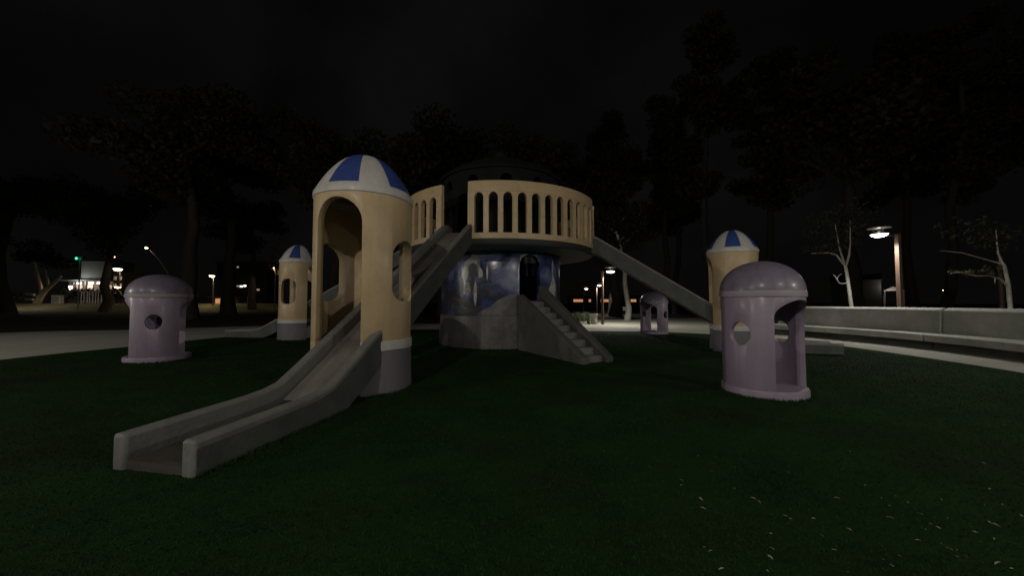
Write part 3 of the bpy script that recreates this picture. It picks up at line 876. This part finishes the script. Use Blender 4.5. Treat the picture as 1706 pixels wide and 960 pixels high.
def place_tree(meshes, loc, rz, s, label, group=None, name='tree', cat='tree'):
    t = thing(name, loc, rz, label, cat, group)
    t.scale = (s, s, s)
    link('trunk', meshes[0], t); link('crown', meshes[1], t)
    return t
broad = [make_tree(21 + i, 14, 0.42, 4.3, 5.8, M['leaf'], M['bark']) for i in range(3)]
tall = [make_tree(41 + i, 17, 0.24, 2.6, 6.5, M['leaf'], M['bark'], True) for i in range(3)]
G_BROAD = 'dark broad trees standing around the park'
G_TALL = 'tall thin dark trees in the grove behind the slides'
BROAD = [
    ((-29.5, 34, 0), 1.72, 'big black-trunked tree right behind the lone left playhouse'),
    ((-67.8, 62, 0), 1.75, 'dark tree trunk in front of the lit shop and street lamps'),
    ((-81, 60, 0), 1.9, 'dark tree at the far left end of the bank beside a street lamp'),
    ((-49.5, 71, 0), 1.7, 'tree with one side of its trunk lit, between the kiosk and the small left tower'),
    ((-19, 40, 0), 1.3, 'dark broad tree behind the nearest slide tower'),
    ((-8, 44, 0), 1.5, 'dark broad tree directly behind the castle hut roof'),
    ((-38, 50, 0), 1.5, 'broad tree rising over the kiosk lamp'),
    ((3.5, 40, 0), 1.2, 'dark broad tree behind the right half of the castle parapet'),
    ((11.6, 42, 0), 1.2, 'black tree trunk standing between the two plaza lamps and the grey trunk'),
    ((27.9, 30, 0), 1.3, 'dark wide trunk between the forked pale tree and the brown bench lamp'),
    ((41, 27, 0), 1.3, 'dark broad tree at far right above the end of the bench'),
]
for i, (p, s, lb) in enumerate(BROAD):
    place_tree(broad[i % 3], p, i * 2.1, s * (1.3 if i > 3 else 1), lb, G_BROAD)
TALL = [
    ((19.4, 36, 0), 1.25, 'tall thin grey-lit trunk rising directly above the tower behind the lilac playhouse'),
    ((16.4, 41, 0), 1.1, 'tall thin tree above the middle of the right-hand slide'),
    ((25.5, 38, 0), 1.2, 'tall thin tree between the right striped dome and the forked pale tree'),
    ((36.8, 34, 0), 1.15, 'tall thin tree with a faintly lit trunk right of the bench lamp'),
    ((32.3, 28, 0), 1.0, 'tall thin tree with the distant bright sign beside its trunk'),
    ((13.8, 52, 0), 1.2, 'tall thin tree behind the small distant playhouse'),
    ((22, 50, 0), 1.2, 'tall thin tree deep in the grove behind the right tower'),
]
for i, (p, s, lb) in enumerate(TALL):
    place_tree(tall[i % 3], p, i * 1.7, s * 1.45, lb, G_TALL)
# the pale trunk by the plaza
t = thing('tree', (10.2, 33, 0), 0.4, 'thick pale grey tree trunk lit from the plaza beside a white bench', 'tree', 'trees lit by the park lamps')
tk, cr = make_tree(77, 12, 0.26, 3.2, 6.0, M['leaf'], M['pale_bark'])
link('trunk', tk, t); link('crown', cr, t)

def young_tree(loc, label, limbs, trunk, leafspots, seed):
    t = thing('young_tree', loc, 0, label, 'tree', 'young pale-barked trees behind the curved bench')
    mb = MB(); mb.tube(trunk[0], trunk[1], 8)
    for pts, rad in limbs: mb.tube(pts, rad, 6)
    part('trunk', mb, M['pale_bark'], t, 60)
    cr = MB(); rg = random.Random(seed)
    for c, r, n in leafspots: leaf_cloud(cr, c, r, int(n * 0.7), 0.085, rg)
    link('crown', raw_mesh(cr, 'crown', M['leaf_lit']), t)
    return t
young_tree((17.3, 19, 0), 'forked pale young tree with a long left branch behind the bench',
    [([(-0.22, 0, 3.3), (-0.35, 0, 3.8), (-0.42, 0.1, 4.4), (-0.5, 0.2, 5.6)], [0.055, 0.05, 0.035, 0.015]),
     ([(-0.2, 0, 3.4), (-0.02, 0, 3.95), (0.06, 0, 4.5), (0.2, 0.1, 5.8)], [0.055, 0.045, 0.035, 0.015]),
     ([(-0.3, 0, 3.45), (-0.75, -0.1, 3.95), (-1.2, -0.2, 4.05), (-2.2, -0.3, 4.0)], [0.045, 0.04, 0.03, 0.012]),
     ([(-0.12, 0, 2.55), (-0.4, 0, 2.48), (-0.62, -0.05, 2.52), (-0.8, -0.05, 2.85), (-0.95, -0.1, 2.95)], [0.028, 0.026, 0.022, 0.018, 0.008]),
     ([(-0.74, -0.05, 2.7), (-0.66, -0.1, 2.9), (-0.5, -0.1, 3.0)], [0.016, 0.012, 0.006])],
    ([(0.08, 0, -0.1), (0.04, 0, 1.0), (-0.08, 0, 2.2), (-0.22, 0, 3.4)], [0.10, 0.085, 0.08, 0.07]),
    [((-1.4, -0.2, 4.25), (1.2, 0.7, 0.3), 160), ((-0.2, 0, 5.0), (0.9, 0.9, 0.7), 260), ((-1.2, 0, 5.4), (1.2, 1.0, 0.8), 260), ((0.4, 0.2, 6.2), (1.3, 1.2, 0.9), 260)], 5)
young_tree((20.73, 15.5, 0), 'leaning pale young tree at the right with two bare branches reaching left over the bench',
    [([(-0.05, 0, 2.2), (-0.5, -0.1, 2.5), (-1.1, -0.2, 2.62), (-1.7, -0.3, 2.6), (-2.5, -0.4, 2.75), (-3.0, -0.5, 2.7)], [0.045, 0.036, 0.03, 0.024, 0.016, 0.008]),
     ([(-0.7, -0.1, 2.55), (-0.85, -0.2, 2.3)], [0.018, 0.008]),
     ([(-0.2, 0, 3.12), (-0.5, 0, 3.2), (-1.2, -0.2, 3.3), (-2.4, -0.4, 3.55), (-3.4, -0.5, 3.62)], [0.04, 0.03, 0.022, 0.015, 0.006]),
     ([(-0.25, 0, 3.2), (-0.4, 0, 3.6), (-0.3, 0.1, 4.6)], [0.04, 0.03, 0.012])],
    ([(0.06, 0, -0.1), (0.0, 0, 1.3), (-0.04, 0, 2.3), (-0.16, 0, 3.05), (-0.32, 0, 3.3)], [0.085, 0.075, 0.068, 0.06, 0.045]),
    [((-2.0, -0.35, 2.75), (0.9, 0.4, 0.14), 90), ((-1.0, -0.2, 2.85), (0.6, 0.4, 0.2), 50), ((-0.4, 0, 4.2), (0.9, 0.8, 0.6), 180), ((-1.4, 0, 4.6), (1.4, 0.9, 0.6), 200)], 8)
pp = thing('utility_post', (26.3, 20, 0), 0, 'brown round post standing behind the leaning pale young tree', 'post')
part('pole', MB().tube([(0, 0, -0.03), (0, 0, 4.0)], [0.12, 0.11], 12), M['post'], pp)
part('pole_cap', MB().lathe([(0.125, 4.0), (0.13, 4.05), (0.001, 4.1)], 12, closed=False), M['dark_metal'], pp)

# ------------------------------------------------------------------ plaza furniture
pl = thing('stone_planter', (5.7, 26.6, 0), R(12), 'square pale stone planter at the end of the low hedge on the plaza', 'planter')
part('box', MB().box(-0.28, 0.28, -0.28, 0.28, -0.02, 0.62), M['planter'], pl, 0, 0.02)
part('rim', MB().box(-0.32, 0.32, -0.32, 0.32, 0.62, 0.72), M['planter'], pl, 0, 0.015)
hd = thing('hedge', (4.6, 27.6, 0), R(18), 'low clipped hedge running left from the stone planter', 'hedge')
hc = MB(); rg = random.Random(4)
for k in range(10): leaf_cloud(hc, (-1.5 + 0.3 * k, 0, 0.46), (0.28, 0.36, 0.36), 130, 0.06, rg)
hc_ = MB()
for k in range(7): hc_.tube([(-1.3 + 0.42 * k, 0, -0.03), (-1.3 + 0.42 * k + rg.uniform(-.1, .1), 0, 0.5)], [0.025, 0.012], 5)
link('foliage', raw_mesh(hc, 'foliage', M['hedge_leaf']), hd); part('stem', hc_, M['bark'], hd)
wb = thing('park_bench', (15.2, 51, 0), R(10), 'small white slatted park bench next to the pale tree trunk', 'bench')
for k in range(4):
    part('seat_slat', MB().box(-0.6, 0.6, -0.2 + 0.11 * k, -0.11 + 0.11 * k, 0.44, 0.48), M['white'], wb, 0)
for k in range(3):
    part('back_slat', MB().box(-0.6, 0.6, 0.24, 0.28, 0.56 + 0.14 * k, 0.66 + 0.14 * k), M['white'], wb, 0)
for sx in (-0.5, 0.5):
    part('leg', MB().box(sx - 0.03, sx + 0.03, -0.2, -0.14, -0.02, 0.44), M['white'], wb, 0)
    part('leg', MB().box(sx - 0.03, sx + 0.03, 0.281, 0.33, -0.02, 0.95), M['white'], wb, 0)

# ------------------------------------------------------------------ far street beyond the bank (left)
Z0 = 1.38
def street_lamp(loc, H, arm, label, power, m, col, size=0.35, slant=False):
    t = thing('street_lamp', loc, 0, label, 'street lamp', 'street lamps along the road beyond the bank')
    if slant:
        part('pole', MB().tube([(0, 0, -0.1), (0, 0, H * 0.5), (arm * 0.1, 0, H * 0.63), (arm * 0.45, 0, H * 0.83), (arm * 0.8, 0, H * 0.97), (arm, 0, H + 0.3)], [0.16, 0.13, 0.12, 0.11, 0.09, 0.07], 8), M['metal'], t)
    else:
        part('pole', MB().tube([(0, 0, -0.1), (0, 0, H - 0.6), (arm * 0.15, 0, H), (arm * 0.6, 0, H + 0.25), (arm, 0, H + 0.3)], [0.11, 0.08, 0.07, 0.06, 0.05], 8), M['metal'], t)
    hd = part('lamp_head', MB().box(arm - size * 0.9, arm + size * 0.9, -size * 0.5, size * 0.5, H + 0.24, H + 0.42), M['metal'], t, 0, 0.04)
    part('diffuser', MB().lathe([(0.001, H + 0.24 - size * 0.45), (size * 0.55, H + 0.24 - size * 0.3), (size * 0.75, H + 0.236)], 16, closed=False), m, hd, 60).location = (arm, 0, 0)
    if power: light('lamp_light', 'SPOT', (arm, 0, H + 0.05 - size * 0.5), power, col, t, 0.3, R(165))
    return t
warm = (1.0, 0.78, 0.5)
street_lamp((-100.3, 95, Z0), 8.6, -0.6, 'brightest warm street lamp above the orange lights beside the lit shop', LAMP_ROAD, M['diff_warm'], warm, 1.15)
street_lamp((-100.9, 95.5, Z0), 4.0, -0.4, 'low orange street lamp beneath the brightest warm lamp', 300, M['diff_orange'], (1, 0.6, 0.3), 0.85)
street_lamp((-117.6, 110, Z0), 13.6, -0.6, 'tall slim street lamp above the brightest warm lamp', 0, M['diff_orange'], warm, 0.5)
street_lamp((-55.2, 60, 0), 10.2, -4.0, 'street lamp on a long arm reaching left over the lone left playhouse', 500, M['diff_warm'], warm, 0.3, True)
street_lamp((-61.0, 76, 0.8), 6.0, -0.4, 'single warm street lamp right of the lone left playhouse above the kiosk', LAMP_ROAD, M['diff_warm'], warm, 0.62)
street_lamp((-93.2, 68, 0), 9.0, -0.5, 'pinkish white street lamp at the far left margin', LAMP_ROAD * 2.2, M['diff'], (1.0, 0.85, 0.72), 0.5)
street_lamp((-44.6, 70, 0), 7.9, -0.3, 'small warm street lamp glowing through leaves just left of the far left tower', 260, M['diff_orange'], warm, 0.22)
lf = thing('tree', (-44.2, 70.6, 0), 0, 'slender tree with a few amber lit leaves just left of the far left tower', 'tree')
part('trunk', MB().tube([(0, 0, -0.1), (0.1, 0, 4), (-0.2, 0, 8), (0.1, 0, 11)], [0.18, 0.15, 0.1, 0.04], 8), M['bark'], lf)
cr = MB(); rg = random.Random(31)
leaf_cloud(cr, (-0.6, -1.0, 9.2), (1.3, 1.0, 1.6), 120, 0.22, rg); leaf_cloud(cr, (0.2, -0.4, 6.9), (0.7, 0.7, 0.6), 25, 0.2, rg); leaf_cloud(cr, (0, 0, 12), (2.2, 2.0, 1.8), 300, 0.22, rg)
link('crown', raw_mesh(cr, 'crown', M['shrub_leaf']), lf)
tl = thing('traffic_light', (-79.2, 68, 0), 0, 'traffic light showing green on a thin pole in front of the shop', 'traffic light')
part('pole', MB().tube([(0, 0, -0.05), (0, 0, 9.9)], [0.11, 0.08], 8), M['metal'], tl)
sig = part('signal_head', MB().box(-0.75, 0.75, -0.25, 0.15, 9.4, 9.95), M['dark_metal'], tl, 0, 0.04)
for k, mm in enumerate((M['green'], M['dark_metal'], M['dark_metal'])):
    part('lens', MB().lathe([(0.001, 0.06), (0.16, 0.04), (0.21, 0.0)], 16, closed=False), mm, sig, 60).matrix_local = Matrix.Translation((-0.45 + 0.45 * k, -0.252, 9.67)) @ Matrix.Rotation(R(90), 4, 'X')
light('signal_glow', 'POINT', (-0.45, -0.6, 9.6), 25, (0.05, 0.9, 0.4), tl, 0.15)
# shop
sb = thing('shop_building', (-138.6, 120, Z0), 0, 'grey-blue shop with brightly lit ground floor windows behind the traffic light', 'building')
part('wall', MB().box(-6.2, 6.0, 0.3, 9, -0.2, 4.2), M['wall_dark'], sb, 0)
part('upper_wall', MB().box(-0.9, 6.0, 0.35, 9, 7.55, 13.6), M['wall_blue'], sb, 0)
part('roof', MB().add([(-1.2, 0.1, 13.6), (6.2, 0.1, 13.6), (6.2, 9.2, 13.6), (-1.2, 9.2, 13.6), (2.0, 4.6, 15.0), (4.5, 4.6, 15.0)], [(0, 1, 5, 4), (1, 2, 5), (2, 3, 4, 5), (3, 0, 4), (0, 3, 2, 1)]), M['wall_blue'], sb, 0)
part('back_wall', MB().box(-6.2, 6.0, 2.5, 9, 4.2, 7.5), M['wall_tan'], sb, 0)
part('canopy', MB().box(-6.4, 6.1, -0.9, 2.4, 7.25, 7.52), M['wall_blue'], sb, 0)
for x0, x1, z0, z1, mm in ((-6.1, -4.9, 4.4, 5.8, 'win_white'), (-4.7, -2.2, 4.6, 6.0, 'win_pink'), (-4.7, -2.4, 6.1, 7.0, 'win_white'), (-0.9, 0.7, 4.4, 6.2, 'win_pink'), (-0.7, 0.9, 6.3, 7.1, 'win_white'), (1.6, 4.4, 6.3, 7.0, 'win_white'), (3.6, 5.9, 4.6, 6.0, 'win_dim')):
    f = part('window', MB().box(x0, x1, 2.3, 2.5, z0, z1), M['dark_metal'], sb, 0)
    part('pane', MB().box(x0 + 0.06, x1 - 0.06, 2.26, 2.299, z0 + 0.06, z1 - 0.06), M[mm], f, 0)
for x in (-1.6, 1.25):
    part('column', MB().box(x - 0.18, x + 0.18, -0.6, -0.25, 4.2, 7.25), M['dark_metal'], sb, 0)
light('shop_light', 'POINT', (0, -2.5, 6.6), 900, (1.0, 0.9, 0.8), sb, 0.5)
sb.scale = (1.2, 1, 1)
# facade block with dots of light right of the lamps
fb = thing('lit_facade', (-118.6, 112, Z0), 0, 'narrow facade lit by the orange street lamps', 'building')
part('wall', MB().box(-1.6, 1.6, 0, 6, -0.2, 9.5), M['wall_tan'], fb, 0)
for k in range(6):
    x = -1.0 + (k % 2) * 1.6; z = 2.6 + (k // 2) * 2.2
    f = part('window', MB().box(x - 0.4, x + 0.5, -0.06, 0.02, z, z + 1.2), M['dark_metal'], fb, 0)
    part('pane', MB().box(x - 0.34, x + 0.44, -0.09, -0.061, z + 0.06, z + 1.14), M['win_dim'], f, 0)
# railing
rl = thing('railing', (-92.8, 83, Z0), 0, 'pale metal railing of upright bars below the lit shop windows', 'railing')
part('top_rail', MB().box(-3.4, 3.4, -0.04, 0.04, 2.55, 2.66), M['metal'], rl, 0)
part('bottom_rail', MB().box(-3.4, 3.4, -0.04, 0.04, 0.45, 0.53), M['metal'], rl, 0)
bar = MB().box(-0.05, 0.05, -0.03, 0.03, 0.0, 2.55).mesh('bar', M['pale_rail'], 0)
for k in range(11):
    o = link('bar', bar, rl); o.location = (-3.2 + 0.64 * k + random.uniform(-.1, .1), 0, 0)
dk = thing('dark_hedge', (-99, 90, Z0), 0, 'dark hedge behind the railing below the shop', 'hedge')
hc = MB()
for k in range(16): leaf_cloud(hc, (-9 + 1.2 * k, 0, 1.9), (1.1, 1.0, 1.9), 130, 0.26, rg)
hs = MB()
for k in range(8): hs.tube([(-8.5 + 2.4 * k, 0, -0.1), (-8.5 + 2.4 * k, 0, 2.4)], [0.12, 0.05], 6)
link('foliage', raw_mesh(hc, 'foliage', M['leaf']), dk); part('stem', hs, M['bark'], dk)
ub = thing('utility_box', (-102.5, 84, Z0), 0, 'plain grey utility box between the leaning tree and the railing', 'utility box')
part('body', MB().box(-0.95, 0.95, -0.4, 0.4, -0.05, 1.75), M['planter'], ub, 0, 0.03)
part('lid', MB().box(-1.0, 1.0, -0.45, 0.45, 1.75, 1.85), M['planter'], ub, 0, 0.02)
part('door', MB().box(-0.8, 0.8, -0.43, -0.402, 0.15, 1.6), M['metal'], ub, 0)
# leaning tree with lit limbs
lt = thing('leaning_tree', (-110, 86, Z0), 0, 'leaning tree with two lit limbs in a V at the far left bank', 'tree')
mb = MB()
mb.tube([(0.2, 0, -0.2), (1.0, 0, 1.6), (2.2, 0, 3.2), (3.6, 0.2, 4.6), (5.2, 0.4, 6.4)], [0.75, 0.6, 0.5, 0.38, 0.25], 9)
mb.tube([(1.2, 0.2, 2.2), (0.4, 0.2, 4.4), (-0.4, 0.3, 6.6), (-1.3, 0.4, 9.2), (-1.5, 0.5, 12)], [0.45, 0.4, 0.36, 0.28, 0.12], 9)
mb.tube([(2.6, 0.1, 3.6), (2.4, 0.1, 5.2), (1.7, 0.3, 6.6), (1.5, 0.4, 8)], [0.3, 0.26, 0.18, 0.1], 7)
part('trunk', mb, M['lit_bark'], lt, 60)
cr = MB()
for c, r in (((-1.5, 0.5, 13), (4, 3, 2)), ((4, 0.5, 9.5), (3.5, 3, 1.6)), ((1, 0.5, 11), (3, 3, 1.5)), ((-4, 1, 11), (3, 2.5, 1.4))): leaf_cloud(cr, c, r, 350, 0.35, rg)
link('crown', raw_mesh(cr, 'crown', M['leaf']), lt)
lb = thing('fallen_branch', (-113.6, 86, Z0), 0, 'lit tangle of low branches lying left of the leaning tree', 'branch')
mb = MB()
mb.tube([(-2.6, 0, 0.5), (-1.0, 0.2, 2.0), (1.0, 0, 2.2), (3.2, 0, 2.0)], [0.1, 0.2, 0.25, 0.3], 7)
mb.tube([(-2.2, 0.3, 0.6), (-0.6, 0.3, 1.1), (1.2, 0.2, 0.9), (3.0, 0, 0.9)], [0.1, 0.18, 0.2, 0.25], 7)
part('limb', mb, M['lit_bark'], lb, 60)
cr = MB(); leaf_cloud(cr, (-0.6, 0, 2.1), (2.6, 0.8, 0.5), 160, 0.25, rg); leaf_cloud(cr, (-0.8, 0, 0.9), (2.2, 0.8, 0.5), 120, 0.25, rg)
link('foliage', raw_mesh(cr, 'foliage', M['leaf_lit']), lb)
# kiosk under the warm lamp
kk = thing('kiosk', (-69.9, 90, 1.2), 0, 'low flat-roofed kiosk with orange lit wall under the warm street lamp', 'building')
part('wall', MB().box(-2.0, 2.0, 0, 2.5, -0.2, 1.55), M['wall_tan'], kk, 0)
part('roof', MB().box(-3.4, 2.3, -0.5, 2.8, 1.551, 1.75), M['wall_tan'], kk, 0)
for x0, x1, mm in ((-1.8, 0.25, 'win_orange'), (0.7, 1.9, 'win_orange')):
    f = part('window', MB().box(x0, x1, -0.06, -0.002, 0.1, 1.4), M['wall_tan'], kk, 0)
    part('pane', MB().box(x0 + 0.05, x1 - 0.05, -0.09, -0.061, 0.15, 1.35), M[mm], f, 0)
sh = thing('shrub', (-74.5, 86, 1.2), 0, 'yellow-green shrub lit by the warm street lamp left of the kiosk', 'shrub')
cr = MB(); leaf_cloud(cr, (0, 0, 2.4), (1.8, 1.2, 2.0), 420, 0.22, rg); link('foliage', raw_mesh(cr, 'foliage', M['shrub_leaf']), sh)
part('stem', MB().tube([(0, 0, -0.1), (0.1, 0, 2.0)], [0.12, 0.06], 7), M['bark'], sh)
# houses with a few lit windows behind
hs = thing('apartment_house', (-96, 132, Z0), 0, 'dark house with a few small lit windows behind the kiosk', 'building')
part('wall', MB().box(-9, 9, 0, 10, -0.2, 14.5), M['wall_dark'], hs, 0)
part('roof', MB().box(-9.4, 9.4, -0.4, 10.4, 14.5, 14.9), M['wall_dark'], hs, 0)
for x, z, w, mm in ((-5.6, 5.1, 0.9, 'win_dim'), (-1.3, 6.1, 0.7, 'win_dim'), (-0.1, 6.0, 0.9, 'win_white'), (1.2, 6.2, 0.9, 'win_white'), (6.0, 4.8, 1.0, 'win_dim'), (-1.5, 12.9, 0.7, 'win_dim'), (-4.6, 9.0, 0.9, 'wall_blue'), (3.0, 9.0, 0.9, 'wall_blue')):
    f = part('window', MB().box(x - w / 2 - 0.1, x + w / 2 + 0.1, -0.06, -0.002, z - 0.35, z + 0.35), M['dark_metal'], hs, 0)
    part('pane', MB().box(x - w / 2, x + w / 2, -0.1, -0.061, z - 0.28, z + 0.28), M[mm], f, 0)

# ------------------------------------------------------------------ far things on the right
fs = thing('arcade_building', (27, 112, 0), 0, 'long low dark building with orange lit openings far beyond the plaza', 'building')
part('wall', MB().box(-9, 11, 0, 8, -0.05, 3.4), M['wall_dark'], fs, 0)
part('roof', MB().box(-9.4, 11.4, -0.8, 8.4, 3.4, 3.7), M['wall_dark'], fs, 0)
for x0, x1 in ((-8.6, -5.6), (-4.0, -3.2), (-0.4, 2.1), (3.4, 4.0), (5.2, 6.3), (8.6, 10.4)):
    f = part('window', MB().box(x0, x1, -0.08, -0.002, 1.7, 2.7), M['dark_metal'], fs, 0)
    part('pane', MB().box(x0 + 0.08, x1 - 0.08, -0.12, -0.081, 1.8, 2.6), M['win_orange'], f, 0)
pv = thing('pavilion', (82, 80, 0), R(-40), 'small pale-roofed pavilion lit beyond the bench lamp post', 'pavilion')
part('roof', MB().add([(-1.6, -1.2, 4.1), (1.6, -1.2, 4.1), (1.6, 1.2, 4.1), (-1.6, 1.2, 4.1), (0, 0, 5.1)], [(0, 1, 4), (1, 2, 4), (2, 3, 4), (3, 0, 4), (0, 3, 2, 1)]), M['white'], pv, 0)
for sx, sy in ((-1, -1), (1, -1), (1, 1), (-1, 1)):
    part('column', MB().box(sx * 1.4 - 0.08, sx * 1.4 + 0.08, sy - 0.08, sy + 0.08, -0.05, 4.1), M['metal'], pv, 0)
light('pavilion_light', 'POINT', (-1, -3.0, 5.0), 160, (1.0, 0.9, 0.8), pv, 0.2)
hr = thing('house', (75.8, 82, 0), R(-40), 'small dark house with one dim square window behind the forked pale tree', 'building')
part('wall', MB().box(-4, 4, 0, 6, -0.05, 6.5), M['wall_dark'], hr, 0)
part('roof', MB().add([(-4.3, -0.3, 6.5), (4.3, -0.3, 6.5), (4.3, 6.3, 6.5), (-4.3, 6.3, 6.5), (-4.3, 3, 8), (4.3, 3, 8)], [(0, 1, 5, 4), (2, 3, 4, 5), (1, 2, 5), (3, 0, 4), (0, 3, 2, 1)]), M['wall_dark'], hr, 0)
f = part('window', MB().box(-0.8, 0.8, -0.08, -0.002, 3.9, 5.2), M['metal'], hr, 0)
part('pane', MB().box(-0.7, 0.7, -0.11, -0.081, 4.0, 5.1), M['wall_blue'], f, 0)
street_lamp((72.0, 80, 0), 4.1, -0.3, 'tiny orange lamp low beside the forked pale tree', 0, M['diff_orange'], warm, 0.16)
street_lamp((81.9, 70, 0), 3.7, -0.4, 'distant bright warm lamp low between the bench lamp and the leaning pale tree', 30, M['diff_orange'], warm, 0.42)
